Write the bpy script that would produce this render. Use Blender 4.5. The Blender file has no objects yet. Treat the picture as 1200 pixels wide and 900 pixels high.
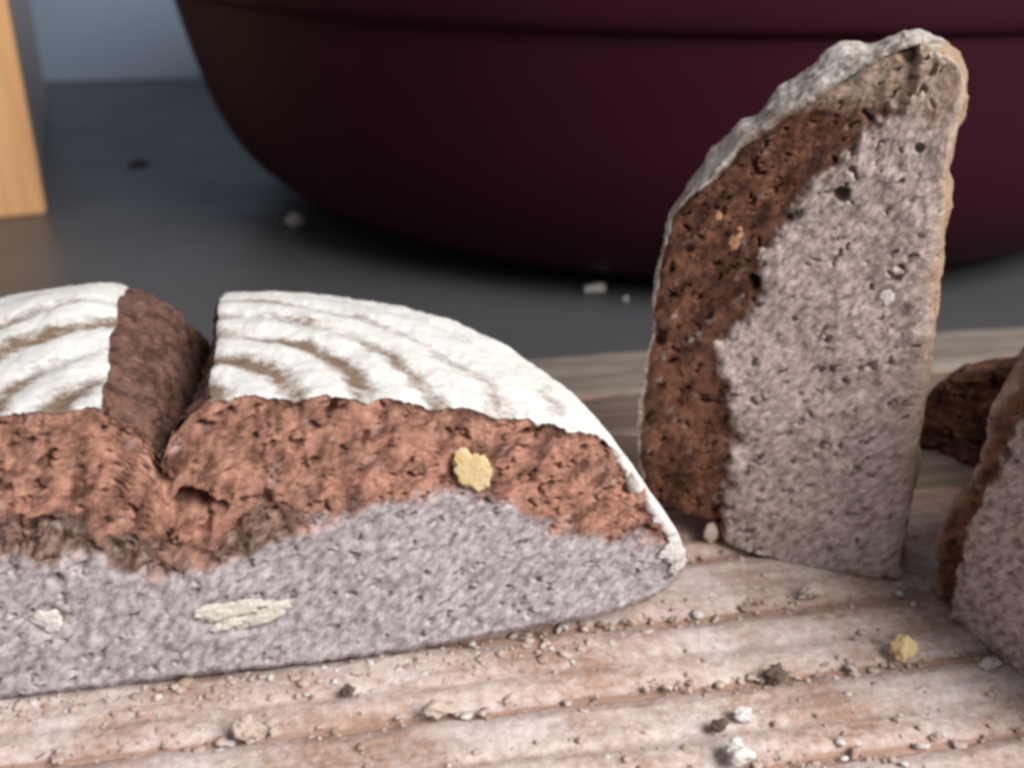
import bpy, math
import numpy as np
from math import radians, sin, cos, pi

# ------------------------------------------------------------------ camera, world, light, exposure
CM = 0.01
sc = bpy.context.scene
C = sc.collection

cam_d = bpy.data.cameras.new('camera')
cam = bpy.data.objects.new('camera', cam_d)
C.objects.link(cam)
cam.location = (0, 0, 15 * CM)
cam.rotation_euler = (radians(90 - 24.8), 0, 0)
cam_d.sensor_width = 36
cam_d.lens = 37.5
cam_d.clip_start = 0.005
cam_d.clip_end = 50
cam_d.dof.use_dof = True
cam_d.dof.focus_distance = 0.215
cam_d.dof.aperture_fstop = 15
sc.camera = cam

world = bpy.data.worlds.new('World')
sc.world = world
world.use_nodes = True
bg = world.node_tree.nodes['Background']
bg.inputs['Color'].default_value = (0.78, 0.82, 0.90, 1)
bg.inputs['Strength'].default_value = 0.22


def area(name, loc, target, size, power, color):
    l = bpy.data.lights.new(name, 'AREA')
    l.shape = 'RECTANGLE'
    l.size, l.size_y = size
    l.energy = power
    l.color = color
    o = bpy.data.objects.new(name, l)
    C.objects.link(o)
    o.location = [c * CM for c in loc]
    import mathutils
    d = mathutils.Vector(target) * CM - o.location
    o.rotation_euler = d.to_track_quat('-Z', 'Y').to_euler()
    return o


# a window to the right of and behind the photographer
area('window_light', (76, -42, 90), (0, 22, 2), (0.75, 0.75), 31.5, (1.0, 0.95, 0.90))

sc.view_settings.view_transform = 'Standard'
sc.view_settings.look = 'None'
sc.view_settings.exposure = 0
sc.view_settings.gamma = 1
sc.view_settings.use_curve_mapping = False
sc.cycles.filter_width = 3.5
sc.cycles.max_bounces = 6

# ------------------------------------------------------------------ numeric helpers
rng = np.random.default_rng(7)


def _hash(ix, iy, iz, seed):
    h = (ix.astype(np.int64) * 374761393 + iy.astype(np.int64) * 668265263 + iz.astype(np.int64) * 2147483647
         + seed * 1274126177) & 0xFFFFFFFF
    h = ((h ^ (h >> 13)) * 1274126177) & 0xFFFFFFFF
    h = ((h ^ (h >> 16)) * 2246822519) & 0xFFFFFFFF
    return ((h ^ (h >> 15)) & 0xFFFFFF) / float(0xFFFFFF)


def vnoise(x, y, z=0.0, seed=0):
    x, y, z = np.broadcast_arrays(np.asarray(x, float), np.asarray(y, float), np.asarray(z, float))
    ix, iy, iz = np.floor(x), np.floor(y), np.floor(z)
    fx, fy, fz = x - ix, y - iy, z - iz
    fx = fx ** 3 * (fx * (fx * 6 - 15) + 10)
    fy = fy ** 3 * (fy * (fy * 6 - 15) + 10)
    fz = fz ** 3 * (fz * (fz * 6 - 15) + 10)
    r = 0
    for dx in (0, 1):
        for dy in (0, 1):
            for dz in (0, 1):
                w = (fx if dx else 1 - fx) * (fy if dy else 1 - fy) * (fz if dz else 1 - fz)
                r = r + w * _hash(ix + dx, iy + dy, iz + dz, seed)
    return r * 2 - 1


def fbm(x, y, z=0.0, seed=0, octv=4, gain=0.5):
    a, f, s = 1.0, 1.0, 0.0
    for k in range(octv):
        s = s + a * vnoise(np.asarray(x) * f + 17.3 * k, np.asarray(y) * f - 9.1 * k, np.asarray(z) * f + 3.7 * k, seed + k)
        a *= gain
        f *= 2.03
    return s


def cells(u, w, cell, prob, rmin, rmax, seed, ang=50, stretch=1.0, sharp=False):
    """irregular round dents scattered over a plane; value = dent radius at the centre, 0 outside"""
    a = radians(ang)
    p = (u * cos(a) + w * sin(a)) / stretch
    q = -u * sin(a) + w * cos(a)
    p = p + cell * 0.22 * fbm(u / cell * 2.3, w / cell * 2.3, 0, seed + 50, 2)
    q = q + cell * 0.22 * fbm(u / cell * 2.3, w / cell * 2.3, 5, seed + 60, 2)
    ip, iq = np.floor(p / cell), np.floor(q / cell)
    out = np.zeros_like(u)
    z = np.zeros_like(ip)
    for dx in (-1, 0, 1):
        for dy in (-1, 0, 1):
            cx, cy = ip + dx, iq + dy
            px = (cx + _hash(cx, cy, z, seed)) * cell
            py = (cy + _hash(cx, cy, z + 1, seed)) * cell
            R = rmin + (rmax - rmin) * _hash(cx, cy, z + 2, seed) ** 2
            on = _hash(cx, cy, z + 3, seed) < prob
            d = np.sqrt((p - px) ** 2 + (q - py) ** 2) / R
            prof = smooth(1.0, 0.45, d) if sharp else np.clip(1 - d * d, 0, 1)
            out = np.maximum(out, np.where(on, prof * R, 0))
    return out


def smooth(a, b, x):
    t = np.clip((x - a) / (b - a), 0, 1)
    return t * t * (3 - 2 * t)


def interp(pts, x):
    p = np.array(sorted(pts), float)
    return np.interp(x, p[:, 0], p[:, 1])


def resample(pts, n):
    """points evenly spaced along a rounded polyline"""
    p = np.array(pts, float)
    for _ in range(2):
        q = [p[0]]
        for a, b in zip(p[:-1], p[1:]):
            q += [a * .75 + b * .25, a * .25 + b * .75]
        q.append(p[-1])
        p = np.array(q)
    d = np.r_[0, np.cumsum(np.linalg.norm(np.diff(p, axis=0), axis=1))]
    t = np.linspace(0, d[-1], n)
    return np.c_[np.interp(t, d, p[:, 0]), np.interp(t, d, p[:, 1])]


# ------------------------------------------------------------------ object helpers
def mesh_obj(name, V, F, mat, parent=None, attrs=None, smooth_shade=True):
    """V in centimetres; F an (n,3|4) array or list of faces; makes ONE mesh object"""
    me = bpy.data.meshes.new(name)
    V = np.asarray(V, float) * CM
    if isinstance(F, np.ndarray):
        k = F.shape[1]
        me.vertices.add(len(V))
        me.vertices.foreach_set('co', V.astype(np.float32).ravel())
        me.loops.add(F.size)
        me.loops.foreach_set('vertex_index', F.astype(np.int32).ravel())
        me.polygons.add(len(F))
        me.polygons.foreach_set('loop_start', np.arange(0, F.size, k, dtype=np.int32))
        me.update(calc_edges=True)
        me.validate()
    else:
        me.from_pydata(V.tolist(), [], F)
        me.update()
    if attrs:
        for an, av in attrs.items():
            at = me.attributes.new(an, 'FLOAT', 'POINT')
            at.data.foreach_set('value', np.asarray(av, np.float32).ravel())
    if smooth_shade:
        me.polygons.foreach_set('use_smooth', np.ones(len(me.polygons), bool))
    me.materials.append(mat)
    o = bpy.data.objects.new(name, me)
    C.objects.link(o)
    if parent:
        o.parent = parent
    return o


def grid_faces(nr, nc, flip=False):
    i = np.arange(nr * nc).reshape(nr, nc)
    f = np.stack([i[:-1, :-1], i[:-1, 1:], i[1:, 1:], i[1:, :-1]], -1).reshape(-1, 4)
    return f[:, ::-1] if flip else f


def compact(V, F, attrs):
    used = np.unique(F)
    m = np.zeros(len(V), int)
    m[used] = np.arange(len(used))
    return V[used], m[F], {k: np.asarray(v).ravel()[used] for k, v in attrs.items()}


def tag(o, label, cat, group=None, kind=None):
    o['label'] = label
    if cat:
        o['category'] = cat
    if group:
        o['group'] = group
    if kind:
        o['kind'] = kind
    return o


def empty(name, loc, yaw, label, cat, group=None):
    o = bpy.data.objects.new(name, None)
    C.objects.link(o)
    o.location = [c * CM for c in loc]
    o.rotation_euler = (0, 0, radians(yaw))
    o.empty_display_size = 0.02
    return tag(o, label, cat, group)


_ico = None


def ico(sub=2):
    import bmesh
    bm = bmesh.new()
    bmesh.ops.create_icosphere(bm, subdivisions=sub, radius=1)
    V = np.array([v.co[:] for v in bm.verts])
    F = np.array([[v.index for v in f.verts] for f in bm.faces])
    bm.free()
    return V, F


ICO2, ICO3 = ico(2), ico(4)


def lump(size, seed, rough=0.3, base=None, freq=1.6):
    """an irregular chunk: a ball pushed about by noise, flattened facets"""
    V, F = base or ICO3
    n = 1 + rough * fbm(V[:, 0] * freq + seed * 3.1, V[:, 1] * freq, V[:, 2] * freq, seed, 5, 0.55)
    return V * n[:, None] * np.array(size), F


# ------------------------------------------------------------------ materials
def new_mat(name):
    m = bpy.data.materials.new(name)
    m.use_nodes = True
    nt = m.node_tree
    return m, nt, nt.nodes['Principled BSDF']


class NB:
    def __init__(s, nt):
        s.nt = nt
        tc = nt.nodes.new('ShaderNodeTexCoord')
        vm = nt.nodes.new('ShaderNodeVectorMath')
        vm.operation = 'SCALE'
        vm.inputs['Scale'].default_value = 100
        nt.links.new(tc.outputs['Object'], vm.inputs[0])
        s.co = vm.outputs[0]          # object coordinates in centimetres

    def mapping(s, scale, rot=(0, 0, 0)):
        n = s.nt.nodes.new('ShaderNodeMapping')
        n.inputs['Scale'].default_value = scale
        n.inputs['Rotation'].default_value = rot
        s.nt.links.new(s.co, n.inputs[0])
        return n.outputs[0]

    def noise(s, scale, detail=4, rough=0.55, co=None, dist=0):
        n = s.nt.nodes.new('ShaderNodeTexNoise')
        n.inputs['Scale'].default_value = scale
        n.inputs['Detail'].default_value = detail
        n.inputs['Roughness'].default_value = rough
        n.inputs['Distortion'].default_value = dist
        s.nt.links.new(co or s.co, n.inputs['Vector'])
        return n.outputs['Fac']

    def ramp(s, fac, stops):
        n = s.nt.nodes.new('ShaderNodeValToRGB')
        e = n.color_ramp.elements
        while len(e) < len(stops):
            e.new(0.5)
        for el, (p, c) in zip(e, stops):
            el.position = p
            el.color = (*c, 1) if len(c) == 3 else c
        s.nt.links.new(fac, n.inputs[0])
        return n.outputs[0]

    def rng(s, fac, a, b, c=0.0, d=1.0):
        n = s.nt.nodes.new('ShaderNodeMapRange')
        for i, v in zip((1, 2, 3, 4), (a, b, c, d)):
            n.inputs[i].default_value = v
        s.nt.links.new(fac, n.inputs[0])
        return n.outputs[0]

    def math(s, op, a, b):
        n = s.nt.nodes.new('ShaderNodeMath')
        n.operation = op
        for i, v in enumerate((a, b)):
            if isinstance(v, (int, float)):
                n.inputs[i].default_value = v
            else:
                s.nt.links.new(v, n.inputs[i])
        return n.outputs[0]

    def mix(s, fac, a, b, blend='MIX'):
        n = s.nt.nodes.new('ShaderNodeMix')
        n.data_type = 'RGBA'
        n.blend_type = blend
        for i, v in ((0, fac), (6, a), (7, b)):
            if isinstance(v, (int, float)):
                n.inputs[i].default_value = v
            elif isinstance(v, tuple):
                n.inputs[i].default_value = (*v, 1)
            else:
                s.nt.links.new(v, n.inputs[i])
        return n.outputs[2]

    def attr(s, name):
        n = s.nt.nodes.new('ShaderNodeAttribute')
        n.attribute_name = name
        return n.outputs['Fac']

    def bump(s, h, dist, strength=1.0, normal=None):
        n = s.nt.nodes.new('ShaderNodeBump')
        n.inputs['Strength'].default_value = strength
        n.inputs['Distance'].default_value = dist * CM
        s.nt.links.new(h, n.inputs['Height'])
        if normal:
            s.nt.links.new(normal, n.inputs['Normal'])
        return n.outputs[0]


def crumb_material(name, grey, grey2, brown, brown2):
    m, nt, b = new_mat(name)
    n = NB(nt)
    mp = n.nt.nodes.new('ShaderNodeMapping')                     # the crumb is drawn out slantwise
    mp.inputs['Scale'].default_value = (0.5, 1, 1)
    n.nt.links.new(n.mapping((1, 1, 1), (0, radians(50), 0)), mp.inputs[0])
    st = mp.outputs[0]
    fine = n.noise(7.0, 5, 0.6, st)
    mid = n.noise(2.3, 4, 0.6, st)
    gcol = n.mix(n.rng(fine, 0.33, 0.60), grey2, grey)
    bcol = n.mix(n.rng(mid, 0.38, 0.58), brown2, brown)
    bcol = n.mix(n.rng(fine, 0.5, 0.75, 0, 0.4), bcol, tuple(min(1, c * 1.7) for c in brown))
    col = n.mix(n.attr('brown'), gcol, bcol)
    torn = n.mix(n.rng(fine, 0.35, 0.68), tuple(c * 0.5 for c in brown2), (0.33, 0.235, 0.20))
    col = n.mix(n.attr('torn'), col, torn)
    col = n.mix(n.attr('tan'), col, n.mix(n.rng(mid, 0.36, 0.64), (0.30, 0.195, 0.13), (0.50, 0.40, 0.33)))
    grain = n.noise(4.2, 2, 0.5, st)
    col = n.mix(n.math('MULTIPLY', n.rng(grain, 0.62, 0.74, 0, 0.55), n.rng(n.attr('brown'), 0, 1, 1, 0.35)), col, tuple(min(0.8, c * 1.55) for c in grey))
    nt.links.new(col, b.inputs['Base Color'])
    b.inputs['Roughness'].default_value = 0.85
    b.inputs['Specular IOR Level'].default_value = 0.25
    nt.links.new(n.bump(n.noise(9, 6, 0.72, st), 0.05, 0.8), b.inputs['Normal'])
    return m


M_crumb = crumb_material('crumb', (0.53, 0.49, 0.515), (0.215, 0.19, 0.205), (0.46, 0.243, 0.178), (0.13, 0.062, 0.045))
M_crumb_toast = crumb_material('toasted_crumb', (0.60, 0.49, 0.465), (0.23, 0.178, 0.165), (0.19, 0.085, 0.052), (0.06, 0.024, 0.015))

M_score = crumb_material('torn_crumb', (0.4, 0.33, 0.31), (0.25, 0.2, 0.19), (0.175, 0.092, 0.070), (0.06, 0.029, 0.023))

M_crust, nt, b = new_mat('floury_crust')
n = NB(nt)
dark = n.mix(n.noise(3, 4), (0.32, 0.235, 0.17), (0.16, 0.105, 0.075))
white = n.mix(n.noise(1.6, 5, 0.6), (0.86, 0.86, 0.86), (0.76, 0.75, 0.73))
f = n.math('ADD', n.attr('flour'), n.math('ADD', n.rng(n.noise(5, 7, 0.8), 0.25, 0.75, -0.55, 0.55), n.rng(n.noise(1.3, 3, 0.6), 0.3, 0.7, -0.15, 0.15)))
nt.links.new(n.mix(n.rng(f, 0.02, 0.74), dark, white), b.inputs['Base Color'])
b.inputs['Roughness'].default_value = 0.95
b.inputs['Specular IOR Level'].default_value = 0.1
nt.links.new(n.bump(n.noise(10, 7, 0.78), 0.04, 0.8), b.inputs['Normal'])

M_base, nt, b = new_mat('base_crust')
n = NB(nt)
nt.links.new(n.mix(n.rng(n.noise(3, 5), 0.3, 0.7), (0.30, 0.185, 0.12), (0.40, 0.295, 0.22)), b.inputs['Base Color'])
b.inputs['Roughness'].default_value = 0.85
nt.links.new(n.bump(n.noise(9, 5, 0.65), 0.06, 0.9), b.inputs['Normal'])

M_wood, nt, b = new_mat('board_wood')
n = NB(nt)
oi = nt.nodes.new('ShaderNodeObjectInfo')
grain = n.noise(1.0, 6, 0.62, n.mapping((0.12, 3.6, 3.6)), 0.8)
fineg = n.noise(1.0, 3, 0.6, n.mapping((0.5, 16, 16)))
wc = n.ramp(grain, [(0.28, (0.24, 0.125, 0.085)), (0.48, (0.46, 0.30, 0.23)), (0.72, (0.58, 0.42, 0.35))])
wc = n.mix(n.rng(fineg, 0.38, 0.68, 0, 0.5), wc, (0.22, 0.13, 0.10))
wc = n.mix(0.3, wc, n.mix(oi.outputs['Random'], (0.28, 0.165, 0.12), (0.48, 0.325, 0.26)))
dust = n.math('ADD', n.rng(n.noise(0.35, 4, 0.6), 0.31, 0.64, -0.38, 0.55), n.rng(n.noise(4.5, 6, 0.75), 0.3, 0.7, -0.5, 0.5))
dust = n.math('MULTIPLY', n.rng(dust, -0.3, 0.75, 0, 0.86), n.attr('dust'))
nt.links.new(n.mix(dust, wc, (0.80, 0.735, 0.73)), b.inputs['Base Color'])
b.inputs['Roughness'].default_value = 0.7
b.inputs['Specular IOR Level'].default_value = 0.3
nt.links.new(n.bump(n.noise(5, 7, 0.75), 0.06, 0.9, n.bump(grain, 0.05, 0.6)), b.inputs['Normal'])

M_rail, nt, b = new_mat('rail_wood')
n = NB(nt)
grain = n.noise(1.0, 6, 0.62, n.mapping((0.13, 2.4, 2.4)), 0.6)
nt.links.new(n.ramp(grain, [(0.25, (0.12, 0.092, 0.073)), (0.5, (0.19, 0.162, 0.14)), (0.75, (0.23, 0.208, 0.185))]), b.inputs['Base Color'])
b.inputs['Roughness'].default_value = 0.75
nt.links.new(n.bump(grain, 0.05, 0.5), b.inputs['Normal'])

M_back, nt, b = new_mat('shaded_bare_wood')        # back slats: no flour, and the slice's shade is put into their colour
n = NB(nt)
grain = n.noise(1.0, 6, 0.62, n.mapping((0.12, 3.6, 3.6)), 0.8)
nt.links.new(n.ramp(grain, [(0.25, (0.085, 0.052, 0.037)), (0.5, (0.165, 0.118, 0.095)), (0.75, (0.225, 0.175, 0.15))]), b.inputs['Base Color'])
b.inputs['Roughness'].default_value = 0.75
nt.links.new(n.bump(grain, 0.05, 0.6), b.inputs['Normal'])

M_top, nt, b = new_mat('worktop')
n = NB(nt)
c = n.mix(n.rng(n.noise(0.12, 4, 0.6), 0.35, 0.65), (0.074, 0.076, 0.084), (0.084, 0.085, 0.090))
c = n.mix(n.rng(n.noise(14, 2, 0.5), 0.62, 0.75, 0, 0.25), c, (0.13, 0.13, 0.13))
nt.links.new(c, b.inputs['Base Color'])
nt.links.new(n.rng(n.noise(0.2, 5), 0.3, 0.7, 0.36, 0.44), b.inputs['Roughness'])

M_wall, nt, b = new_mat('wall')
n = NB(nt)
nt.links.new(n.mix(n.noise(0.08, 4), (0.215, 0.285, 0.395), (0.25, 0.31, 0.40)), b.inputs['Base Color'])
b.inputs['Roughness'].default_value = 0.8
nt.links.new(n.bump(n.noise(2, 4), 0.05, 0.3), b.inputs['Normal'])

M_bowl, nt, b = new_mat('maroon_plastic')
n = NB(nt)
nt.links.new(n.mix(n.noise(0.25, 4), (0.034, 0.005, 0.013), (0.042, 0.007, 0.017)), b.inputs['Base Color'])
b.inputs['Roughness'].default_value = 0.55
b.inputs['Specular IOR Level'].default_value = 0.12
nt.links.new(n.bump(n.noise(6, 3), 0.01, 0.4), b.inputs['Normal'])

M_panel, nt, b = new_mat('panel_wood')
n = NB(nt)
g = n.noise(1.0, 5, 0.6, n.mapping((1.6, 1.6, 0.09)), 0.5)
nt.links.new(n.ramp(g, [(0.25, (0.60, 0.31, 0.13)), (0.6, (0.76, 0.44, 0.21)), (0.8, (0.82, 0.52, 0.28))]), b.inputs['Base Color'])
b.inputs['Roughness'].default_value = 0.5

M_side, nt, b = new_mat('grey_panel')
n = NB(nt)
nt.links.new(n.mix(n.noise(0.4, 4), (0.36, 0.34, 0.37), (0.30, 0.29, 0.31)), b.inputs['Base Color'])
b.inputs['Roughness'].default_value = 0.6


def nut_mat(name, c1, c2):
    m, nt, b = new_mat(name)
    n = NB(nt)
    nt.links.new(n.mix(n.rng(n.noise(5, 4), 0.3, 0.7), c1, c2), b.inputs['Base Color'])
    b.inputs['Roughness'].default_value = 0.8
    nt.links.new(n.bump(n.noise(9, 6, 0.7), 0.09, 0.9), b.inputs['Normal'])
    return m


M_nut_yellow = nut_mat('nut_yellow', (0.80, 0.56, 0.24), (0.84, 0.70, 0.46))
M_nut_pale = nut_mat('nut_pale', (0.80, 0.79, 0.68), (0.74, 0.72, 0.66))
M_nut_orange = nut_mat('nut_orange', (0.55, 0.27, 0.13), (0.62, 0.36, 0.22))
M_crumb_pale = nut_mat('crumb_pale', (0.58, 0.45, 0.38), (0.68, 0.57, 0.51))
M_crumb_dark = nut_mat('crumb_dark', (0.10, 0.075, 0.06), (0.20, 0.14, 0.11))
M_crumb_mid = nut_mat('crumb_mid', (0.42, 0.29, 0.225), (0.54, 0.40, 0.33))
M_flake = nut_mat('flake_white', (0.80, 0.78, 0.76), (0.72, 0.69, 0.66))

# ------------------------------------------------------------------ setting: worktop and wall
BY = 9.4            # the board and the wall run this many degrees off the picture's width
WZ = -2.0           # height of the worktop; the board's upper side is at 0


def rot(x, y, yaw):
    a = radians(yaw)
    return x * cos(a) - y * sin(a), x * sin(a) + y * cos(a)


wt = mesh_obj('worktop', [(-160, -40, 0), (160, -40, 0), (160, 114.2, 0), (-160, 114.2, 0)], [(0, 1, 2, 3)], M_top, smooth_shade=False)
wt.location = (0, 0, WZ * CM)
wt.rotation_euler = (0, 0, radians(BY))
tag(wt, 'dark grey matt worktop behind the bread board', None, kind='structure')
wl = mesh_obj('wall', [(-160, 114, -1), (160, 114, -1), (160, 114, 110), (-160, 114, 110),
                       (-160, 117, -1), (160, 117, -1), (160, 117, 110), (-160, 117, 110)],
              [(0, 1, 2, 3), (5, 4, 7, 6), (1, 5, 6, 2), (4, 0, 3, 7), (3, 2, 6, 7)], M_wall, smooth_shade=False)
wl.location = (0, 0, WZ * CM)
wl.rotation_euler = (0, 0, radians(BY))
tag(wl, 'pale blue grey wall behind the worktop', None, kind='structure')


# ------------------------------------------------------------------ wooden box at the back left
def box_part(name, x0, x1, y0, y1, z0, z1, mat, parent, bev=0.15):
    import bmesh
    bm = bmesh.new()
    bmesh.ops.create_cube(bm, size=1)
    for v in bm.verts:
        v.co = ((x0 + x1) / 2 + v.co.x * (x1 - x0), (y0 + y1) / 2 + v.co.y * (y1 - y0), (z0 + z1) / 2 + v.co.z * (z1 - z0))
        v.co *= CM
    bmesh.ops.bevel(bm, geom=bm.edges[:], offset=bev * CM, segments=2, affect='EDGES')
    me = bpy.data.meshes.new(name)
    bm.to_mesh(me)
    bm.free()
    me.materials.append(mat)
    o = bpy.data.objects.new(name, me)
    C.objects.link(o)
    o.parent = parent
    return o


cab = empty('wooden_box', (-27.0, 60.3, WZ), 21.3, 'tall box with an orange wood front and grey side by the wall', 'box')
box_part('front_panel', -22, 0, 0, 1.6, 0, 42, M_panel, cab, 0.12)
box_part('side_panel', -1.8, -0.25, 1.62, 44, 0, 41.8, M_side, cab, 0.1)
box_part('side_panel', -21.8, -20.2, 1.62, 44, 0, 41.8, M_side, cab, 0.1)
box_part('back_panel', -20.18, -1.82, 42.5, 43.9, 0, 41.8, M_side, cab, 0.1)
box_part('top_panel', -21.9, -0.2, 1.64, 44, 41.82, 43, M_panel, cab, 0.1)

# ------------------------------------------------------------------ maroon bowl
bowl = empty('bowl', (11.0, 70.6, WZ), 0, 'large dark maroon plastic bowl standing on the worktop', 'bowl')


def lathe(name, prof, mat, parent, n=96):
    p = np.array(prof, float)
    t = np.linspace(0, 2 * pi, n, endpoint=False)
    V = np.stack([p[:, None, 0] * np.cos(t), p[:, None, 0] * np.sin(t), np.repeat(p[:, 1:2], n, 1)], -1).reshape(-1, 3)
    i = np.arange(len(p) * n).reshape(len(p), n)
    j = np.roll(i, -1, 1)
    F = np.stack([i[:-1], j[:-1], j[1:], i[1:]], -1).reshape(-1, 4)
    return mesh_obj(name, V, F, mat, parent)


def rounded(pts, it=2):
    p = np.array(pts, float)
    for _ in range(it):
        q = [p[0]]
        for a, b in zip(p[:-1], p[1:]):
            q += [a * .75 + b * .25, a * .25 + b * .75]
        q.append(p[-1])
        p = np.array(q)
    return p


lathe('body', rounded([(0.01, 0.5), (19.4, 0.5), (20.0, 0), (21.4, 0), (24.8, 0.9), (27.7, 3.0), (29.3, 5.8), (30.2, 9.0), (30.9, 12.0),
                       (31.0, 12.9), (30.6, 12.9), (29.8, 9.2), (28.8, 6.0), (27.1, 3.4), (24.4, 1.5), (19.8, 0.9), (0.01, 0.85)]), M_bowl, bowl, 128)
lathe('rim', rounded([(30.7, 12.2), (31.2, 12.3), (31.5, 12.8), (31.9, 15.2), (31.8, 16.4), (31.5, 16.7), (30.9, 16.6), (30.6, 16.0), (30.4, 13.2), (30.7, 12.2)]), M_bowl, bowl, 128)

# ------------------------------------------------------------------ bread board: slats with grooves between them, and a rail at the back
board = empty('bread_board', (0, 0, 0), BY, 'floury wooden bread board with grooves between its slats', 'bread board')
B0, B1 = -34.0, 32.0


def slat(q0, q1, mat, seed, name, dustv=1.0, top=0.0):
    nb = 520
    w = q1 - q0
    x = np.linspace(B0, B1, nb)
    prof = np.array([(0, -1.95), (0, -0.55), (0.05, -0.13), (0.16, -0.05), (0.36, 0.0)]
                    + [(w * t, 0.012) for t in np.linspace(0.18, 0.82, 17)]
                    + [(w - 0.36, 0.0), (w - 0.16, -0.05), (w - 0.05, -0.13), (w, -0.55), (w, -1.95)])
    X = np.repeat(x[:, None], len(prof), 1)
    Q = np.repeat(prof[None, :, 0], nb, 0) + q0
    Z = np.repeat(prof[None, :, 1], nb, 0) + top
    edge = (prof[:, 1] > -0.6)
    Q = Q + edge * 0.07 * fbm(X * 0.9, Q * 0.2 + seed * 7, 0, seed, 4, 0.6)
    Z = Z + edge * (0.03 * fbm(X * 0.7, Q * 1.8, 0, seed + 3, 4, 0.6) - 0.02)
    mid_ = (Q - q0) / w - 0.42 - 0.05 * fbm(X * 0.15, seed * 1.7, 0, seed + 21, 2)
    Z = Z - edge * (0.055 + 0.04 * fbm(X * 0.4, seed * 2.3, 0, seed + 22, 2)) * np.exp(-(mid_ / 0.07) ** 2)      # worn channel along the slat
    V = np.stack([X, Q, Z], -1).reshape(-1, 3)
    dv = dustv * smooth(-0.5, -0.1, Z) * (1 - smooth(19.5, 24.5, Q))
    F = grid_faces(nb, len(prof), True)
    k = len(prof)
    return mesh_obj(name, V, F, mat, board, {'dust': dv})


edges = [5.30, 7.60, 9.88, 12.15, 14.42, 16.70, 18.98, 21.25, 23.52, 25.80, 28.08, 30.9]
for i in range(len(edges) - 1):
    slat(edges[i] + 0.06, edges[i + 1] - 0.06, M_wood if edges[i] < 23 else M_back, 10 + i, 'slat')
slat(31.0, 34.2, M_rail, 40, 'rail', 0.0, 0.06)
# the solid bed under the slats closes the grooves
box_part('bed', B0, B1, 5.5, 34.0, -1.99, -0.18, M_wood, board, 0.05)


def groove_q(x, y):
    a = radians(BY)
    return -x * sin(a) + y * cos(a)


# ------------------------------------------------------------------ bread: crumb relief shared by loaf and slices
def crumb_relief(u, w, brown, seed):
    """depth into the bread (cm), positive = dented"""
    a = radians(50)
    p = (u * cos(a) + w * sin(a)) / 1.9
    q = -u * sin(a) + w * cos(a)
    d = 0.05 * fbm(u * 0.8, w * 0.8, 0, seed, 2)
    d = d + (0.034 + 0.014 * brown) * fbm(p * 3.6, q * 3.6, 0, seed + 9, 4, 0.7)
    d = d + 1.8 * cells(u, w, 0.28, 0.42, 0.035, 0.085, seed + 20, 50, 1.8, True)
    d = d + (1.3 + 0.5 * brown) * cells(u, w, 0.55, 0.30 + 0.35 * brown, 0.05, 0.15, seed + 25, 48, 1.5, True)
    d = d + brown * 1.4 * cells(u, w, 0.95, 0.65, 0.07, 0.20, seed + 30, 35, 1.4, True)
    d = d + brown * 2.0 * cells(u, w, 0.40, 0.5, 0.035, 0.09, seed + 35, 45, 1.5, True)
    d = d - 0.30 * cells(u, w, 0.26, 0.45, 0.04, 0.09, seed + 70, 50, 2.0)
    return d


def nut(parent, size, loc, mat, seed, rough=0.35, rx=0.0, name='nut'):
    V, F = lump(size, seed, rough * 1.3, ICO3, 1.3)
    V[:, 1] = np.where(V[:, 1] < -0.35 * size[1], -0.35 * size[1] + 0.15 * (V[:, 1] + 0.35 * size[1]), V[:, 1])   # sliced by the knife
    a = radians(rx)
    V = np.c_[V[:, 0] * cos(a) - V[:, 2] * sin(a), V[:, 1], V[:, 0] * sin(a) + V[:, 2] * cos(a)] + np.array(loc)
    return mesh_obj(name, V, F, mat, parent)


# ------------------------------------------------------------------ the half loaf
loaf = empty('bread_loaf', (-3.11, 18.28, 0), 10, 'half a round loaf with floury ringed crust and a deep score, cut side forward', 'bread')
UC = -4.4
DOME = [(0, 6.52), (2.7, 6.46), (3.96, 6.40), (5.56, 6.16), (6.88, 5.84), (8.25, 5.45), (9.4, 5.06), (9.85, 4.60), (10.2, 4.03), (10.67, 3.27), (11.2, 2.42), (11.43, 1.72)]
UNDER = [(0, 0), (4.4, 0.0), (5.7, 0.08), (7.6, 0.26), (9.5, 0.42), (10.6, 0.66), (11.15, 1.0), (11.38, 1.35), (11.43, 1.72)]
RM = 11.43
VS = 1.00                      # the loaf runs a little deeper than it is wide


def dome(rho):
    return interp(DOME, np.clip(rho, 0, RM))


# the score: two lips and a torn V between them, opening wider towards the back
def lipL(v):
    return -4.50 - 0.095 * v + 0.07 * fbm(v * 1.1, 0.3, 0, 5, 3)


def lipR(v):
    return -2.55 - 0.045 * v + 0.05 * fbm(v * 1.0, 4.3, 0, 6, 3)


def valley(v):
    return -3.57 + 0.035 * v + 0.08 * fbm(v * 1.3, 8.3, 0, 8, 3)


def depthV(v):
    return 1.35 + 0.10 * v


def crust_ridges(u, v):
    rho = np.hypot(u + 3.1, v / 1.05)
    ph = (rho - 2.05) / 1.33
    fr = ph - np.floor(ph + 0.5)                 # -0.5..0.5, 0 on a line between two ridges
    line = np.exp(-(fr / 0.25) ** 2)
    inner = 1 - smooth(3.6, 8.5, rho)
    return line, inner, rho


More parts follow.
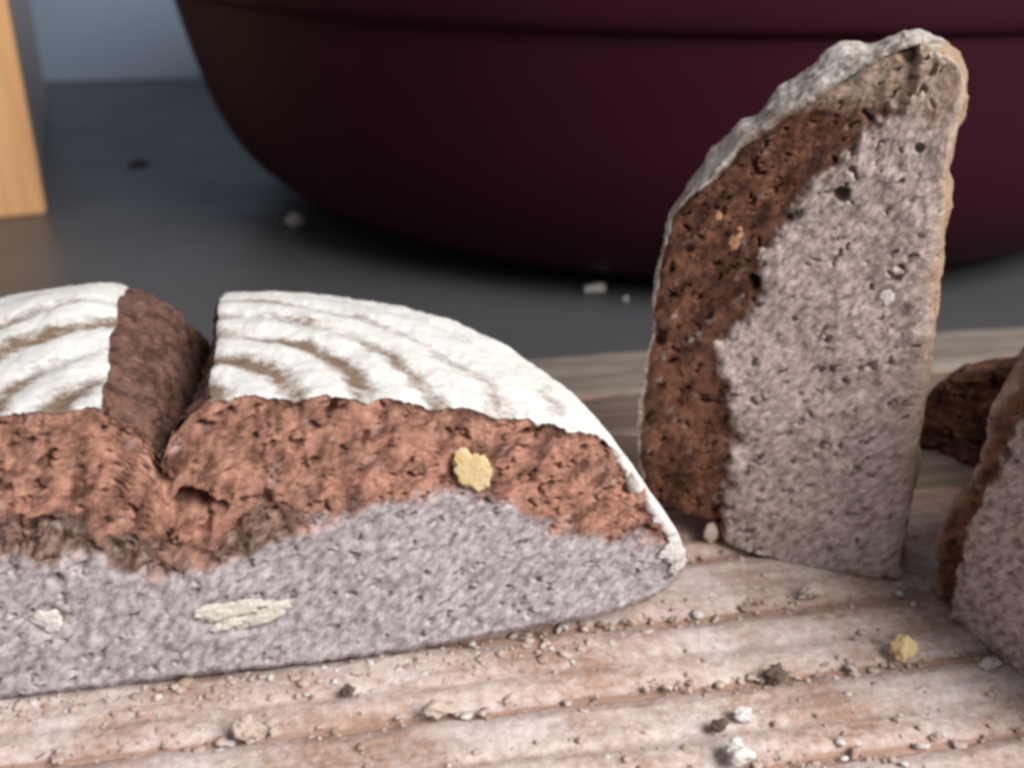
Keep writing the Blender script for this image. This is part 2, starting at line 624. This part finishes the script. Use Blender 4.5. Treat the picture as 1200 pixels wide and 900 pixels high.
def crust_height(u, v):
    h = dome(np.hypot(u - UC, v / VS))
    h = h + 0.24 * smooth(2.5, 7, v) + 0.42 * smooth(2, 7, v) * smooth(-4.6, -6.0, u)
    line, inner, rho = crust_ridges(u + 0.10 * fbm(u * 0.8, v * 0.8, 0, 91, 2), v)
    k = smooth(1.0, 2.2, rho) * (1 - smooth(8.2, 9.4, rho))
    h = h - 0.10 * line * (0.35 + 0.65 * inner) * k
    h = h + 0.035 * fbm(u * 1.3, v * 1.3, 0, 92, 3) + 0.016 * fbm(u * 5, v * 5, 0, 93, 4, 0.65)
    return h


def crust_flour(u, v):
    line, inner, rho = crust_ridges(u + 0.16 * fbm(u * 1.1, v * 1.1, 0, 95, 3), v + 0.16 * fbm(u * 1.1, v * 1.1, 3, 96, 3))
    patch = 0.95 + 0.45 * fbm(u * 0.55, v * 0.8, 0, 97, 3)
    f = 1.02 - line * (0.30 + 0.75 * inner) * np.clip(patch, 0.35, 1.3)
    f = f - 0.22 * (1 - smooth(0.5, 2.5, rho)) * np.clip(patch, 0, 1)
    return f


def ext(v):
    return np.sqrt(np.clip(RM ** 2 - (v / VS) ** 2, 0.02, None))


NV = 150
vv = RM * VS * 0.985 * np.linspace(0, 1, NV) ** 1.25


def crust_section(side):
    nu = 300 if side > 0 else 260
    s = np.linspace(0, 1, nu)
    if side > 0:
        a, bnd = lipR(vv), UC + ext(vv)
        t = np.sin(s * pi / 2) ** 0.9
        t = 0.6 * s + 0.4 * np.sin(s * pi / 2)
        U = a[:, None] + (bnd - a)[:, None] * t[None]
    else:
        a, bnd = UC - ext(vv), lipL(vv)
        t = 0.6 * s + 0.4 * (1 - np.cos(s * pi / 2))
        U = a[:, None] + (bnd - a)[:, None] * t[None]
    ok = np.maximum(bnd - a, 0)
    Vv = np.repeat(vv[:, None], nu, 1)
    W = crust_height(U, Vv)
    FL = crust_flour(U, Vv)
    # lips: the crust curls down a touch where it meets the score
    dl = (U - lipR(Vv)) if side > 0 else (lipL(Vv) - U)
    W = W - 0.06 * np.exp(-np.clip(dl, 0, 9) / 0.08)
    # front lip: fold the crust down over the crumb, along the inward normal of the profile
    u0, w0 = U[0], W[0]
    du, dw = np.gradient(u0), np.gradient(w0)
    ln = np.hypot(du, dw) + 1e-9
    nx, nz = dw / ln, -du / ln                   # pointing into the loaf
    rho0 = np.abs(u0 - UC)
    thick = 0.05 + 0.06 * fbm(u0 * 4.1, 0, 0, 71, 4, 0.7) + 0.17 * smooth(9.3, 10.1, rho0)
    thick = np.clip(thick, 0.02, 0.4)
    rows_u, rows_v, rows_w, rows_f = [], [], [], []
    for k, (dt, dvv) in enumerate([(1.0, 0.03), (0.75, -0.035), (0.3, -0.05)]):
        low = smooth(9.3, 10.1, rho0)
        jit = (0.022 + 0.035 * low) * fbm(u0 * 6, w0 * 6, k * 1.3, 73, 4, 0.7)
        rows_u.append(u0 + nx * thick * dt)
        rows_w.append(w0 + nz * thick * dt + jit)
        rows_v.append(np.full(nu, dvv) + jit)
        rows_f.append(FL[0] - 0.25 * (dt > 0.9) - low * (0.38 + 0.3 * fbm(u0 * 3, w0 * 3, 0, 74, 3)))
    U = np.vstack([rows_u, U])
    Vv = np.vstack([rows_v, Vv])
    W = np.vstack([rows_w, W])
    FL = np.vstack([rows_f, FL])
    if side > 0:      # jagged flake where the upper crust ends above the side crust
        FL = FL - 0.18 * np.exp(-((np.abs(U - UC) - 9.72) / 0.10) ** 2)
    V = np.stack([U, Vv, W], -1).reshape(-1, 3)
    return mesh_obj('crust', V, grid_faces(len(U), nu), M_crust, loaf, {'flour': FL})


crust_section(1)
crust_section(-1)

# score walls: torn brown crumb from lip to valley
PL = [(0, 0.0), (0.35, 0.30), (0.62, 0.34), (0.80, 0.62), (1.0, 1.0)]        # share of width -> share of depth, left wall
PR = [(0, 1.0), (0.25, 0.55), (0.6, 0.25), (0.85, 0.10), (1.0, 0.0)]


def score_wall(side):
    ns = 60
    s = np.linspace(0, 1, ns)
    S = np.repeat(s[None], NV, 0)
    Vv = np.repeat(vv[:, None], ns, 1)
    l, c, r = lipL(Vv), valley(Vv), lipR(Vv)
    if side < 0:
        U = l + (c - l) * S
        base = crust_height(l, Vv) * (1 - S) + crust_height(c, Vv) * S
        back = smooth(0.5, 3.0, Vv)
        prof = interp(PL, S) * (1 - back) + (0.12 * S + 0.88 * S ** 2.6) * back
        W = base - 0.05 - depthV(Vv) * prof
    else:
        U = c + (r - c) * S
        base = crust_height(c, Vv) * (1 - S) + crust_height(r, Vv) * S
        back = smooth(0.3, 2.0, Vv)
        prof = interp(PR, S) * (1 - back) + (1 - S ** 1.6) * back
        W = base - 0.05 - depthV(Vv) * prof
    mid = np.sin(np.pi * np.clip(S, 0, 1)) ** 0.5
    n1 = 0.16 * fbm(U * 1.7, Vv * 1.7, W * 1.7, 31, 4) + 0.09 * fbm(U * 5, Vv * 5, W * 5, 33, 4, 0.6)
    pit = 0.6 * cells(Vv, W, 0.5, 0.5, 0.06, 0.18, 35)
    U = U + mid * (n1 - pit * (1 if side > 0 else -1) * -0.5)
    W = W + mid * 0.6 * fbm(U * 2.1, Vv * 2.1, W, 36, 3) * 0.12 - mid * pit * 0.4
    V = np.stack([U, Vv, W], -1).reshape(-1, 3)
    o = mesh_obj('score_wall', V, grid_faces(NV, ns), M_score, loaf, {'brown': np.full(len(V), 1.0)})
    return o


score_wall(-1)
score_wall(1)

# cut face
BOUND = [(-13.6, 2.6), (-9, 3.5), (-6.77, 3.47), (-5.87, 3.31), (-4.8, 3.08), (-3.72, 2.71), (-2.9, 2.82), (-2.3, 3.02), (-1.33, 3.38), (-0.3, 3.77),
         (0.22, 3.91), (1.76, 3.95), (2.6, 3.80), (3.16, 3.6), (4.06, 2.99), (4.99, 2.68), (6.14, 2.22), (6.62, 2.06), (7.1, 1.9)]


def top_line(u):
    h = crust_height(u, np.zeros_like(u))
    l, c, r = lipL(np.zeros(1))[0], valley(np.zeros(1))[0], lipR(np.zeros(1))[0]
    sl, sr = (u - l) / (c - l), (u - c) / (r - c)
    d = np.where((u > l) & (u <= c), interp(PL, sl), np.where((u > c) & (u < r), interp(PR, sr), 0)) * 1.35
    return h - d - 0.02


def cut_face():
    nu, nw = 640, 214
    a, bnd = UC - RM + 0.03, UC + RM - 0.03
    s = np.linspace(-1, 1, nu)
    u = UC + (RM - 0.03) * (0.72 * s + 0.28 * np.sin(s * pi / 2))
    tw = top_line(u)
    bw = interp(UNDER, np.abs(u - UC)) + 0.05 * np.abs(fbm(u * 2.6, 0, 0, 44, 4, 0.7))
    tw = np.maximum(tw, bw + 0.05)
    t = np.linspace(0, 1, nw)
    U = np.repeat(u[None], nw, 0)
    W = bw[None] + (tw - bw)[None] * t[:, None]
    bl = interp(BOUND, U) + 0.16 * fbm(U * 1.5, W * 1.5, 0, 61, 4) + 0.05 * fbm(U * 6, W * 6, 0, 62, 2)
    bs = W - bl + 0.16 * fbm(U * 3.2, W * 3.2, 0, 64, 3)
    brown = smooth(-0.22, 0.22, bs)
    D = crumb_relief(U, W, brown, 100)
    for du, dw, ru, rw in ((2.34, 4.52, 0.42, 0.55), (-2.47, 1.52, 1.0, 0.42), (-6.19, 1.9, 0.34, 0.32)):
        D = D + 0.13 * np.exp(-(((U - du) / ru) ** 2 + ((W - dw) / rw) ** 2) ** 2)
    # a hollow at the foot of the score and one torn seam below it
    seam = np.exp(-((U + 3.62 + 0.06 * fbm(W * 3, 0, 0, 66, 2)) / 0.06) ** 2) * smooth(4.3, 4.9, W)
    D = D + 0.25 * seam + 0.10 * np.exp(-(((U + 3.15) / 0.30) ** 2 + ((W - 4.28) / 0.24) ** 2))
    hole = np.hypot((U + 3.12) / 0.40, (W - 4.26) / 0.32) + 0.35 * fbm(U * 4, W * 4, 0, 63, 3)
    D = D + 0.9 * smooth(1.1, 0.6, hole)
    # torn, rough band where the two doughs meet under the score
    band = smooth(-0.15, 0.12, W - bl) * (1 - smooth(0.55, 1.0, W - bl + 0.22 * fbm(U * 1.7, 0, 0, 69, 2))) * (1 - smooth(-1.7, -0.4, U))
    D = D + band * (0.06 + 0.10 * fbm(U * 3.0, W * 1.8, 0, 67, 3))
    # near the rim the relief fades so that the crumb still meets the crust
    edge = np.minimum(smooth(0, 0.06, t), smooth(0, 0.03, 1 - t))[:, None]
    D = D * (0.25 + 0.75 * edge)
    D = D + 0.10 * (1 - smooth(0, 0.25, W - bw[None])) ** 2 * 1.2          # bottom edge rounds under
    bcol = brown
    torn = np.clip(band * (0.92 + 0.5 * fbm(U * 2.2, W * 1.6, 0, 68, 3)), 0, 1)
    V = np.stack([U, D, W], -1).reshape(-1, 3)
    F = grid_faces(nw, nu)
    fb = brown.ravel()[F].mean(1) > 0.5
    for nm, msk in (('brown_crumb', fb), ('grey_crumb', ~fb)):
        v, f_, at = compact(V, F[msk], {'brown': np.clip(bcol, 0, 1), 'torn': torn})
        mesh_obj(nm, v, f_, M_crumb, loaf, at)


cut_face()

# underside and the curl up to the widest line
th = np.linspace(0, pi, 120)
rr = np.array([0.01, 4.4, 5.7, 7.6, 9.5, 10.6, 11.15, 11.38, 11.43])
wu = interp(UNDER, rr)
Vb = np.stack([UC + rr[:, None] * np.cos(th), 0.14 + np.maximum(rr[:, None] * np.sin(th) * VS - 0.14, 0), np.repeat(wu[:, None] + 0.004, len(th), 1)], -1).reshape(-1, 3)
mesh_obj('base_crust', Vb, grid_faces(len(rr), len(th), True), M_base, loaf)

# pieces of nut and flour caught in the crumb
nut(loaf, (0.30, 0.14, 0.46), (2.34, -0.02, 4.52), M_nut_yellow, 3, 0.4, 20)
for i_, (du, dw, su, sw, an) in enumerate([(-2.95, 1.66, 0.40, 0.16, 4), (-2.35, 1.72, 0.50, 0.15, 8), (-2.75, 1.38, 0.30, 0.12, 20), (-2.2, 1.42, 0.48, 0.16, 14), (-1.75, 1.66, 0.28, 0.10, 12)]):
    nut(loaf, (su, 0.13, sw), (du, -0.01, dw), M_nut_pale, 60 + i_, 0.5, an)
nut(loaf, (0.26, 0.10, 0.24), (-6.19, 0.02, 1.90), M_flake, 8, 0.4)
nut(loaf, (0.14, 0.08, 0.16), (-7.0, 0.02, 0.95), M_flake, 9, 0.4)
nut(loaf, (0.06, 0.05, 0.15), (0.80, 0.03, 2.55), M_flake, 11, 0.3, -25)
nut(loaf, (0.05, 0.05, 0.13), (-0.75, 0.02, 4.62), M_flake, 12, 0.3, -30)
nut(loaf, (0.10, 0.08, 0.05), (-4.05, 0.9, 5.62), M_flake, 13, 0.3)
nut(loaf, (0.22, 0.10, 0.20), (6.66, -0.04, 2.02), M_flake, 14, 0.45, name='flour_patch')
nut(loaf, (0.14, 0.08, 0.20), (6.80, -0.04, 1.62), M_flake, 15, 0.45, -40, name='flour_patch')


# ------------------------------------------------------------------ slices
def make_slice(root, left, right, bottom, bound, T, flare, seed, step=0.036, brown_in=0.16, flour_fn=None, tan_fn=None, dents=(), crumb=None, crust_mat=None):
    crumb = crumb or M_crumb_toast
    nl = int(np.linalg.norm(np.diff(np.array(left), axis=0), axis=1).sum() / step)
    Lc, Rc = resample(left, nl), resample(right, nl)
    wmid = max(np.linalg.norm(Lc - Rc, axis=1))
    nu = int(wmid / step)
    s = np.linspace(0, 1, nu)
    G = Lc[:, None] * (1 - s)[None, :, None] + Rc[:, None] * s[None, :, None]
    bt = resample(bottom, nu)
    off = bt - G[0]
    fall = np.clip(1 - np.linspace(0, 1, nl) * 5, 0, 1) ** 1.5
    G = G + off[None] * fall[:, None, None]
    U, W = G[..., 0], G[..., 1]
    # ragged outline
    e = np.minimum(s, 1 - s)[None]
    jag = np.exp(-e * wmid / 0.25)
    U = U + jag * 0.05 * fbm(W * 3, U * 0.5, 0, seed + 1, 3)
    # brown layer lies on the left of the boundary curve
    bp = np.array(bound)
    bu = np.interp(W, bp[:, 1], bp[:, 0]) + 0.15 * fbm(U * 1.6, W * 1.6, 0, seed + 2, 4) + 0.05 * fbm(U * 6, W * 6, 0, seed + 3, 2)
    brown = smooth(-0.15, 0.15, bu - U + 0.12 * fbm(U * 3.4, W * 3.4, 0, seed + 4, 3))
    D = crumb_relief(U, W, brown, seed + 10) + brown_in * brown
    D = D + 0.10 * np.exp(-e * wmid / 0.10)
    for du, dw, dr, dd in dents:
        D = D + dd * smooth(1.15, 0.75, (np.hypot(U - du, W - dw) / dr + 0.3 * fbm(U * 5, W * 5, 0, seed + 13, 2)))
    V = np.stack([U, D, W], -1)
    F = grid_faces(nl, nu)
    fb = brown.ravel()[F].mean(1) > 0.5
    tan = np.exp(-((1 - s)[None] * wmid / (0.33 + 0.2 * fbm(W * 1.2, 0, 0, seed + 8, 2))) ** 2) * np.ones_like(U) * 0.8
    if tan_fn:
        tan = np.maximum(tan, tan_fn(U, W))
    tan = np.clip(tan, 0, 1)
    bcol = np.clip(brown, 0, 1)
    for nm, msk in (('brown_crumb', fb), ('grey_crumb', ~fb)):
        v, f_, at = compact(V.reshape(-1, 3), F[msk], {'brown': bcol, 'tan': tan})
        mesh_obj(nm, v, f_, crumb, root, at)

    # sides: strips running back from each border of the face
    K = 26
    kk = np.linspace(0, 1, K)

    def strip(name, P, nrm, fl, mat, attrs=None, flip=False, bulge=0.08):
        # P (n,3) border points, nrm (n,2) outward normals
        o2 = fl[:, None] * (1 - (1 - kk[None]) ** 1.6) + bulge * np.sin(np.pi * kk[None])
        n = 0.07 * fbm(P[:, None, 0] * 1.1, P[:, None, 2] * 1.1, kk[None] * T * 1.1, seed + 5, 3) \
            + 0.028 * fbm(P[:, None, 0] * 5, P[:, None, 2] * 5, kk[None] * T * 5, seed + 6, 4, 0.6)
        o2 = o2 + n * smooth(0, 0.1, kk)[None]
        X = P[:, None, 0] + nrm[:, None, 0] * o2
        Z = P[:, None, 2] + nrm[:, None, 1] * o2
        kern = np.hanning(35) / np.hanning(35).sum()
        Ps = np.stack([np.convolve(np.pad(P[:, c_], 17, 'reflect', reflect_type='odd'), kern, 'valid') for c_ in (0, 2)], -1)
        al = smooth(0, 0.16, kk)[None]
        X = X + (Ps[:, None, 0] - P[:, None, 0]) * al
        Z = Z + (Ps[:, None, 1] - P[:, None, 2]) * al
        Z = np.maximum(Z, 0.01)
        Y = P[:, None, 1] * (1 - smooth(0, 0.14, kk))[None] + T * kk[None] + 0 * X
        VV = np.stack([X, Y, Z], -1).reshape(-1, 3)
        at = {k2: np.repeat(v2[:, None], K, 1) + (0 if k2 != 'flour' else -0.5 * np.exp(-kk / 0.05)[None]) for k2, v2 in (attrs or {}).items()}
        mesh_obj(name, VV, grid_faces(len(P), K, flip), mat, root, at)
        return np.stack([X[:, -1], Y[:, -1], Z[:, -1]], -1)

    def normals(P, sign):
        du, dw = np.gradient(P[:, 0]), np.gradient(P[:, 2])
        k = np.ones(41) / 41
        du, dw = np.convolve(np.pad(du, 20, 'edge'), k, 'valid'), np.convolve(np.pad(dw, 20, 'edge'), k, 'valid')
        ln = np.hypot(du, dw) + 1e-9
        return np.stack([-dw / ln, du / ln], -1) * sign

    crust_P = np.vstack([V[:, 0], V[-1, 1:]])
    nr = normals(crust_P, 1)
    kq = max(6, int(nu * 0.6))
    bl_ = np.linspace(0, 1, kq)[:, None]
    nr[-kq:] = nr[-kq:] * (1 - bl_) + np.array([[0.707, 0.707]]) * bl_
    wv = crust_P[:, 2]
    fl = flare(crust_P[:, 0], wv)
    fl[-kq:] = fl[-kq:] * (1 - bl_[:, 0]) + 0.05 * bl_[:, 0]
    ffl = flour_fn(crust_P[:, 0], wv) if flour_fn else np.full(len(wv), 0.7)
    b1 = strip('crust', crust_P, nr, fl, crust_mat or M_crust, {'flour': ffl, 'brown': np.ones(len(ffl))}, True)
    base_P = V[:, -1]
    nb_ = normals(base_P, -1)
    bl_ = np.linspace(0, 1, 20)[:, None]
    nb_[-20:] = nb_[-20:] * (1 - bl_) + np.array([[0.707, 0.707]]) * bl_
    b2 = strip('base_crust', base_P, nb_, np.full(nl, 0.05), M_base, None, False, 0.03)
    end_P = V[0]
    b3 = strip('cut_end', end_P, np.repeat([[0., -1.]], nu, 0), np.zeros(nu), crumb, {'brown': bcol[0]}, False, 0.0)
    # back face
    loop = np.vstack([b1, b2[::-1][1:], b3[::-1][1:-1]])
    c = loop.mean(0)
    VV = np.vstack([loop, c])
    n = len(loop)
    F2 = np.array([[i, (i + 1) % n, n] for i in range(n)])
    mesh_obj('back_face', VV, F2, crumb, root, {'brown': np.full(n + 1, 0.5)}, False)


sl = empty('bread_slice', (7.27, 21.82, 0), -20.5, 'tall two tone bread slice standing upright on its end, brown left and grey right', 'bread')
S_left = [(-4.14, 0.95), (-4.4, 2.1), (-4.4, 3.05), (-4.32, 4.22), (-4.24, 5.78), (-4.21, 7.04), (-4.01, 8.07), (-3.78, 8.72), (-3.15, 9.15), (-2.86, 9.5),
          (-2.56, 9.98), (-2.12, 10.33), (-1.62, 10.75), (-1.12, 11.08), (-0.6, 11.45), (-0.2, 11.8), (0.2, 12.05), (0.6, 12.15)]
S_right = [(2.05, 0.1), (2.02, 2.03), (1.93, 3.79), (1.85, 5.45), (1.80, 6.64), (1.71, 8.14), (1.65, 9.22), (1.58, 10.25), (1.60, 10.9), (1.68, 11.4), (1.60, 11.85), (1.3, 12.08), (1.0, 12.15)]
S_bottom = [(-4.14, 0.95), (-3.4, 0.80), (-2.35, 0.72), (-2.12, 0.2), (-1.0, 0.02), (0.0, 0.02), (1.0, 0.02), (2.05, 0.1)]
S_bound = [(-2.1, 0.1), (-2.17, 0.94), (-2.22, 2.47), (-2.1, 3.46), (-2.45, 4.74), (-2.7, 5.44), (-2.07, 6.2), (-1.85, 7.08), (-1.80, 7.89), (-1.41, 8.78),
           (-1.19, 9.21), (-0.8, 9.77), (-0.54, 10.11), (-0.14, 10.46), (0.3, 10.83), (0.58, 11.18), (0.66, 11.68)]
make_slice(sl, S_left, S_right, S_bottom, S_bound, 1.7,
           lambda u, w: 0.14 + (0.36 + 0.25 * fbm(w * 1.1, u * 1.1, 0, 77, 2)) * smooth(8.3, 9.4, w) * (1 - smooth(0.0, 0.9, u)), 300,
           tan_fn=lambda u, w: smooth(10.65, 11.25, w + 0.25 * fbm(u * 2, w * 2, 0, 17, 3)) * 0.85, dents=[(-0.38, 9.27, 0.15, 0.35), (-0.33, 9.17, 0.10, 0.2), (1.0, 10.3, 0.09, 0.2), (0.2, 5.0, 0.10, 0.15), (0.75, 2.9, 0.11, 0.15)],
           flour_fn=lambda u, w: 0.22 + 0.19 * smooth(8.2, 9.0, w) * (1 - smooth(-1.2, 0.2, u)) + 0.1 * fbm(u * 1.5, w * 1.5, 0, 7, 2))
nut(sl, (0.14, 0.09, 0.17), (0.83, 0.02, 7.11), M_flake, 21, 0.35)
nut(sl, (0.13, 0.09, 0.24), (-2.50, 0.14, 8.02), M_nut_orange, 22, 0.4, -20)
nut(sl, (0.09, 0.07, 0.09), (-2.95, 0.14, 8.5), M_nut_orange, 23, 0.3)
nut(sl, (0.12, 0.08, 0.12), (-1.86, 0.03, 7.75), M_crumb_pale, 24, 0.4)
nut(sl, (0.15, 0.10, 0.13), (-2.62, 0.05, 5.42), M_crumb_pale, 25, 0.4)

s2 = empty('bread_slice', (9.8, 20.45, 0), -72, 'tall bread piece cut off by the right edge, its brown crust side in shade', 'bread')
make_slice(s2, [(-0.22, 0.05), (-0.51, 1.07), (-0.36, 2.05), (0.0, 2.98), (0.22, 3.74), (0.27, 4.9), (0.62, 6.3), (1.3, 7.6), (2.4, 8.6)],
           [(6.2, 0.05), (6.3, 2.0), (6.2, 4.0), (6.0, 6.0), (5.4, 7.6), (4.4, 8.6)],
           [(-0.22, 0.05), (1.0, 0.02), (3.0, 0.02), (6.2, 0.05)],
           [(0.62, 0.0), (0.57, 0.37), (0.69, 2.05), (0.85, 3.44), (1.23, 5.26), (2.2, 7.0), (3.4, 8.2)], 9.0,  # unseen depth and height shaped to shade the gap and the chunk behind
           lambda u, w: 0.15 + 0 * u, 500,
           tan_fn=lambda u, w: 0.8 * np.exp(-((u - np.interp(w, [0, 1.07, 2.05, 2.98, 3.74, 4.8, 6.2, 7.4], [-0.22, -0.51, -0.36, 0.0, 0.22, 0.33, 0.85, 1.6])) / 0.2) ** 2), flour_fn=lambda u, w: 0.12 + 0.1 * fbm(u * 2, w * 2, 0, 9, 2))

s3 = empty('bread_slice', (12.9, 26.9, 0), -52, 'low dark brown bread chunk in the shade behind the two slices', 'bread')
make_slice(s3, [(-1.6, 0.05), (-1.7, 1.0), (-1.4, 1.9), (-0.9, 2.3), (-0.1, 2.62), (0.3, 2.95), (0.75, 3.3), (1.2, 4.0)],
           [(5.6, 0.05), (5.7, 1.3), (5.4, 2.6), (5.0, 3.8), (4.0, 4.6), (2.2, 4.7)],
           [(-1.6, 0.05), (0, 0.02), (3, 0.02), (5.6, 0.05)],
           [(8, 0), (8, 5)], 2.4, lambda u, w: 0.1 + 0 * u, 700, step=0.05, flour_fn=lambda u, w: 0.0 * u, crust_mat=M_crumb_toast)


# ------------------------------------------------------------------ crumbs
def crumb(name, size, loc, mat, seed, label, cat='crumb', yaw=0, group=None, rough=0.5):
    V, F = lump(size, seed, rough, ICO3, 1.5)
    V = V - np.array([0, 0, V[:, 2].min()])
    o = mesh_obj(name, V, F, mat)
    o.location = [c * CM for c in loc]
    o.rotation_euler = (0, 0, radians(yaw))
    return tag(o, label, cat, group)


crumb('nut_piece', (0.30, 0.24, 0.26), (8.42, 18.40, -0.05), M_nut_yellow, 41, 'round yellow nut piece on the board at the lower right', 'nut', 20, rough=0.25)
crumb('flour_flake', (0.24, 0.12, 0.07), (10.18, 18.08, 0), M_flake, 42, 'flat white flake on the board below the right edge bread', 'flake', 25)
crumb('crumb', (0.17, 0.16, 0.15), (5.52, 17.72, -0.05), M_crumb_dark, 43, 'dark crumb in the board groove left of the yellow nut', 'crumb')
crumb('crumb', (0.34, 0.16, 0.16), (-1.42, 16.68, -0.08), M_crumb_pale, 44, 'long pale crumb in the board groove, largest one below the loaf', 'crumb', 15)
crumb('crumb', (0.20, 0.18, 0.22), (-5.20, 16.05, -0.08), M_crumb_pale, 45, 'pale crumb in the front groove at the lower left', 'crumb')
crumb('crumb', (0.18, 0.16, 0.30), (5.02, 22.85, 0), M_crumb_pale, 46, 'upright pink crumb between the loaf tip and standing slice', 'crumb', 30, rough=0.2)
crumb('crumb', (0.36, 0.16, 0.16), (7.05, 20.62, -0.05), M_crumb_pale, 47, 'pale oblong crumb just in front of the standing slice', 'crumb', 25)
crumb('crumb', (0.24, 0.20, 0.20), (4.30, 15.40, -0.05), M_flake, 48, 'white crumb at the bottom edge of the picture', 'crumb', 20)
crumb('crumb', (0.19, 0.13, 0.12), (4.60, 16.50, 0), M_flake, 49, 'small white crumb on the slat above the bottom edge crumb', 'crumb')
crumb('crumb', (0.14, 0.12, 0.10), (-3.37, 17.20, 0), M_crumb_dark, 50, 'lone dark crumb on the slat in front of the loaf', 'crumb')
crumb('crumb', (0.15, 0.12, 0.12), (4.05, 16.15, 0), M_crumb_dark, 51, 'reddish dark crumb left of the small white crumb', 'crumb')
crumb('crumb', (0.42, 0.36, 0.36), (-12.0, 57.6, WZ), M_flake, 52, 'pale crumb on the dark worktop left of the bowl', 'crumb')
crumb('crumb', (0.42, 0.30, 0.16), (3.9, 47.0, WZ), M_flake, 53, 'flat pale crumb on the dark worktop below the bowl', 'crumb', 20)
crumb('crumb', (0.10, 0.09, 0.10), (5.2, 45.8, WZ), M_flake, 54, 'tiny pale speck right of the flat crumb by the bowl', 'crumb')
crumb('crumb', (0.55, 0.9, 0.10), (-25.6, 72.6, WZ), M_crumb_dark, 55, 'black speck on the worktop below the blue grey wall', 'speck')

# countless small crumbs, thick in the grooves and thin on the slats
r2 = np.random.default_rng(11)
ICO1 = ico(2)
bins = {k: [[], []] for k in range(3)}
items = []
for g in (14.42, 16.70, 18.98, 21.25):
    for _ in range(230):
        items.append((r2.uniform(-9, 15), g + r2.normal(0, 0.24), 0.02 + 0.085 * r2.random() ** 2.2, -0.16 + 0.12 * r2.random()))
for _ in range(900):
    items.append((r2.uniform(-9, 15), r2.uniform(13.2, 23.2), 0.015 + 0.06 * r2.random() ** 2.5, -0.015))
for _ in range(260):
    uu = r2.uniform(-8, 6.5)
    ff = abs(r2.normal(0, 0.35))
    px, py = rot(uu, -ff - 0.02, 10)
    qx, qy = rot(px - 3.11, py + 18.28, -BY)
    items.append((qx, qy, 0.02 + 0.075 * r2.random() ** 2.2, -0.02))
for k, (bx, q, Rr, z) in enumerate(items):
    V, F = lump(Rr * r2.uniform(0.6, 1.6, 3) * np.array([1, 1, 0.5]), k, 0.6, ICO1, 1.6)
    an = r2.uniform(0, 6.28)
    V = np.c_[V[:, 0] * cos(an) - V[:, 1] * sin(an) + bx, V[:, 0] * sin(an) + V[:, 1] * cos(an) + q, V[:, 2] + z + Rr * 0.35]
    tg = bins[0 if r2.random() < 0.62 else (1 if r2.random() < 0.72 else 2)]
    tg[1].append(F + len(tg[0]) * len(V))
    tg[0].append(V)
for k, mt, lb in ((0, M_crumb_pale, 'fine pale bread crumbs strewn in the grooves and over the board'),
                  (1, M_crumb_mid, 'fine brown bread crumbs strewn in the grooves and over the board'),
                  (2, M_flake, 'fine white flour grains strewn in the grooves and over the board')):
    o = mesh_obj('crumbs', np.vstack(bins[k][0]), np.vstack(bins[k][1]), mt)
    o.rotation_euler = (0, 0, radians(BY))
    tag(o, lb, 'crumbs', kind='stuff')
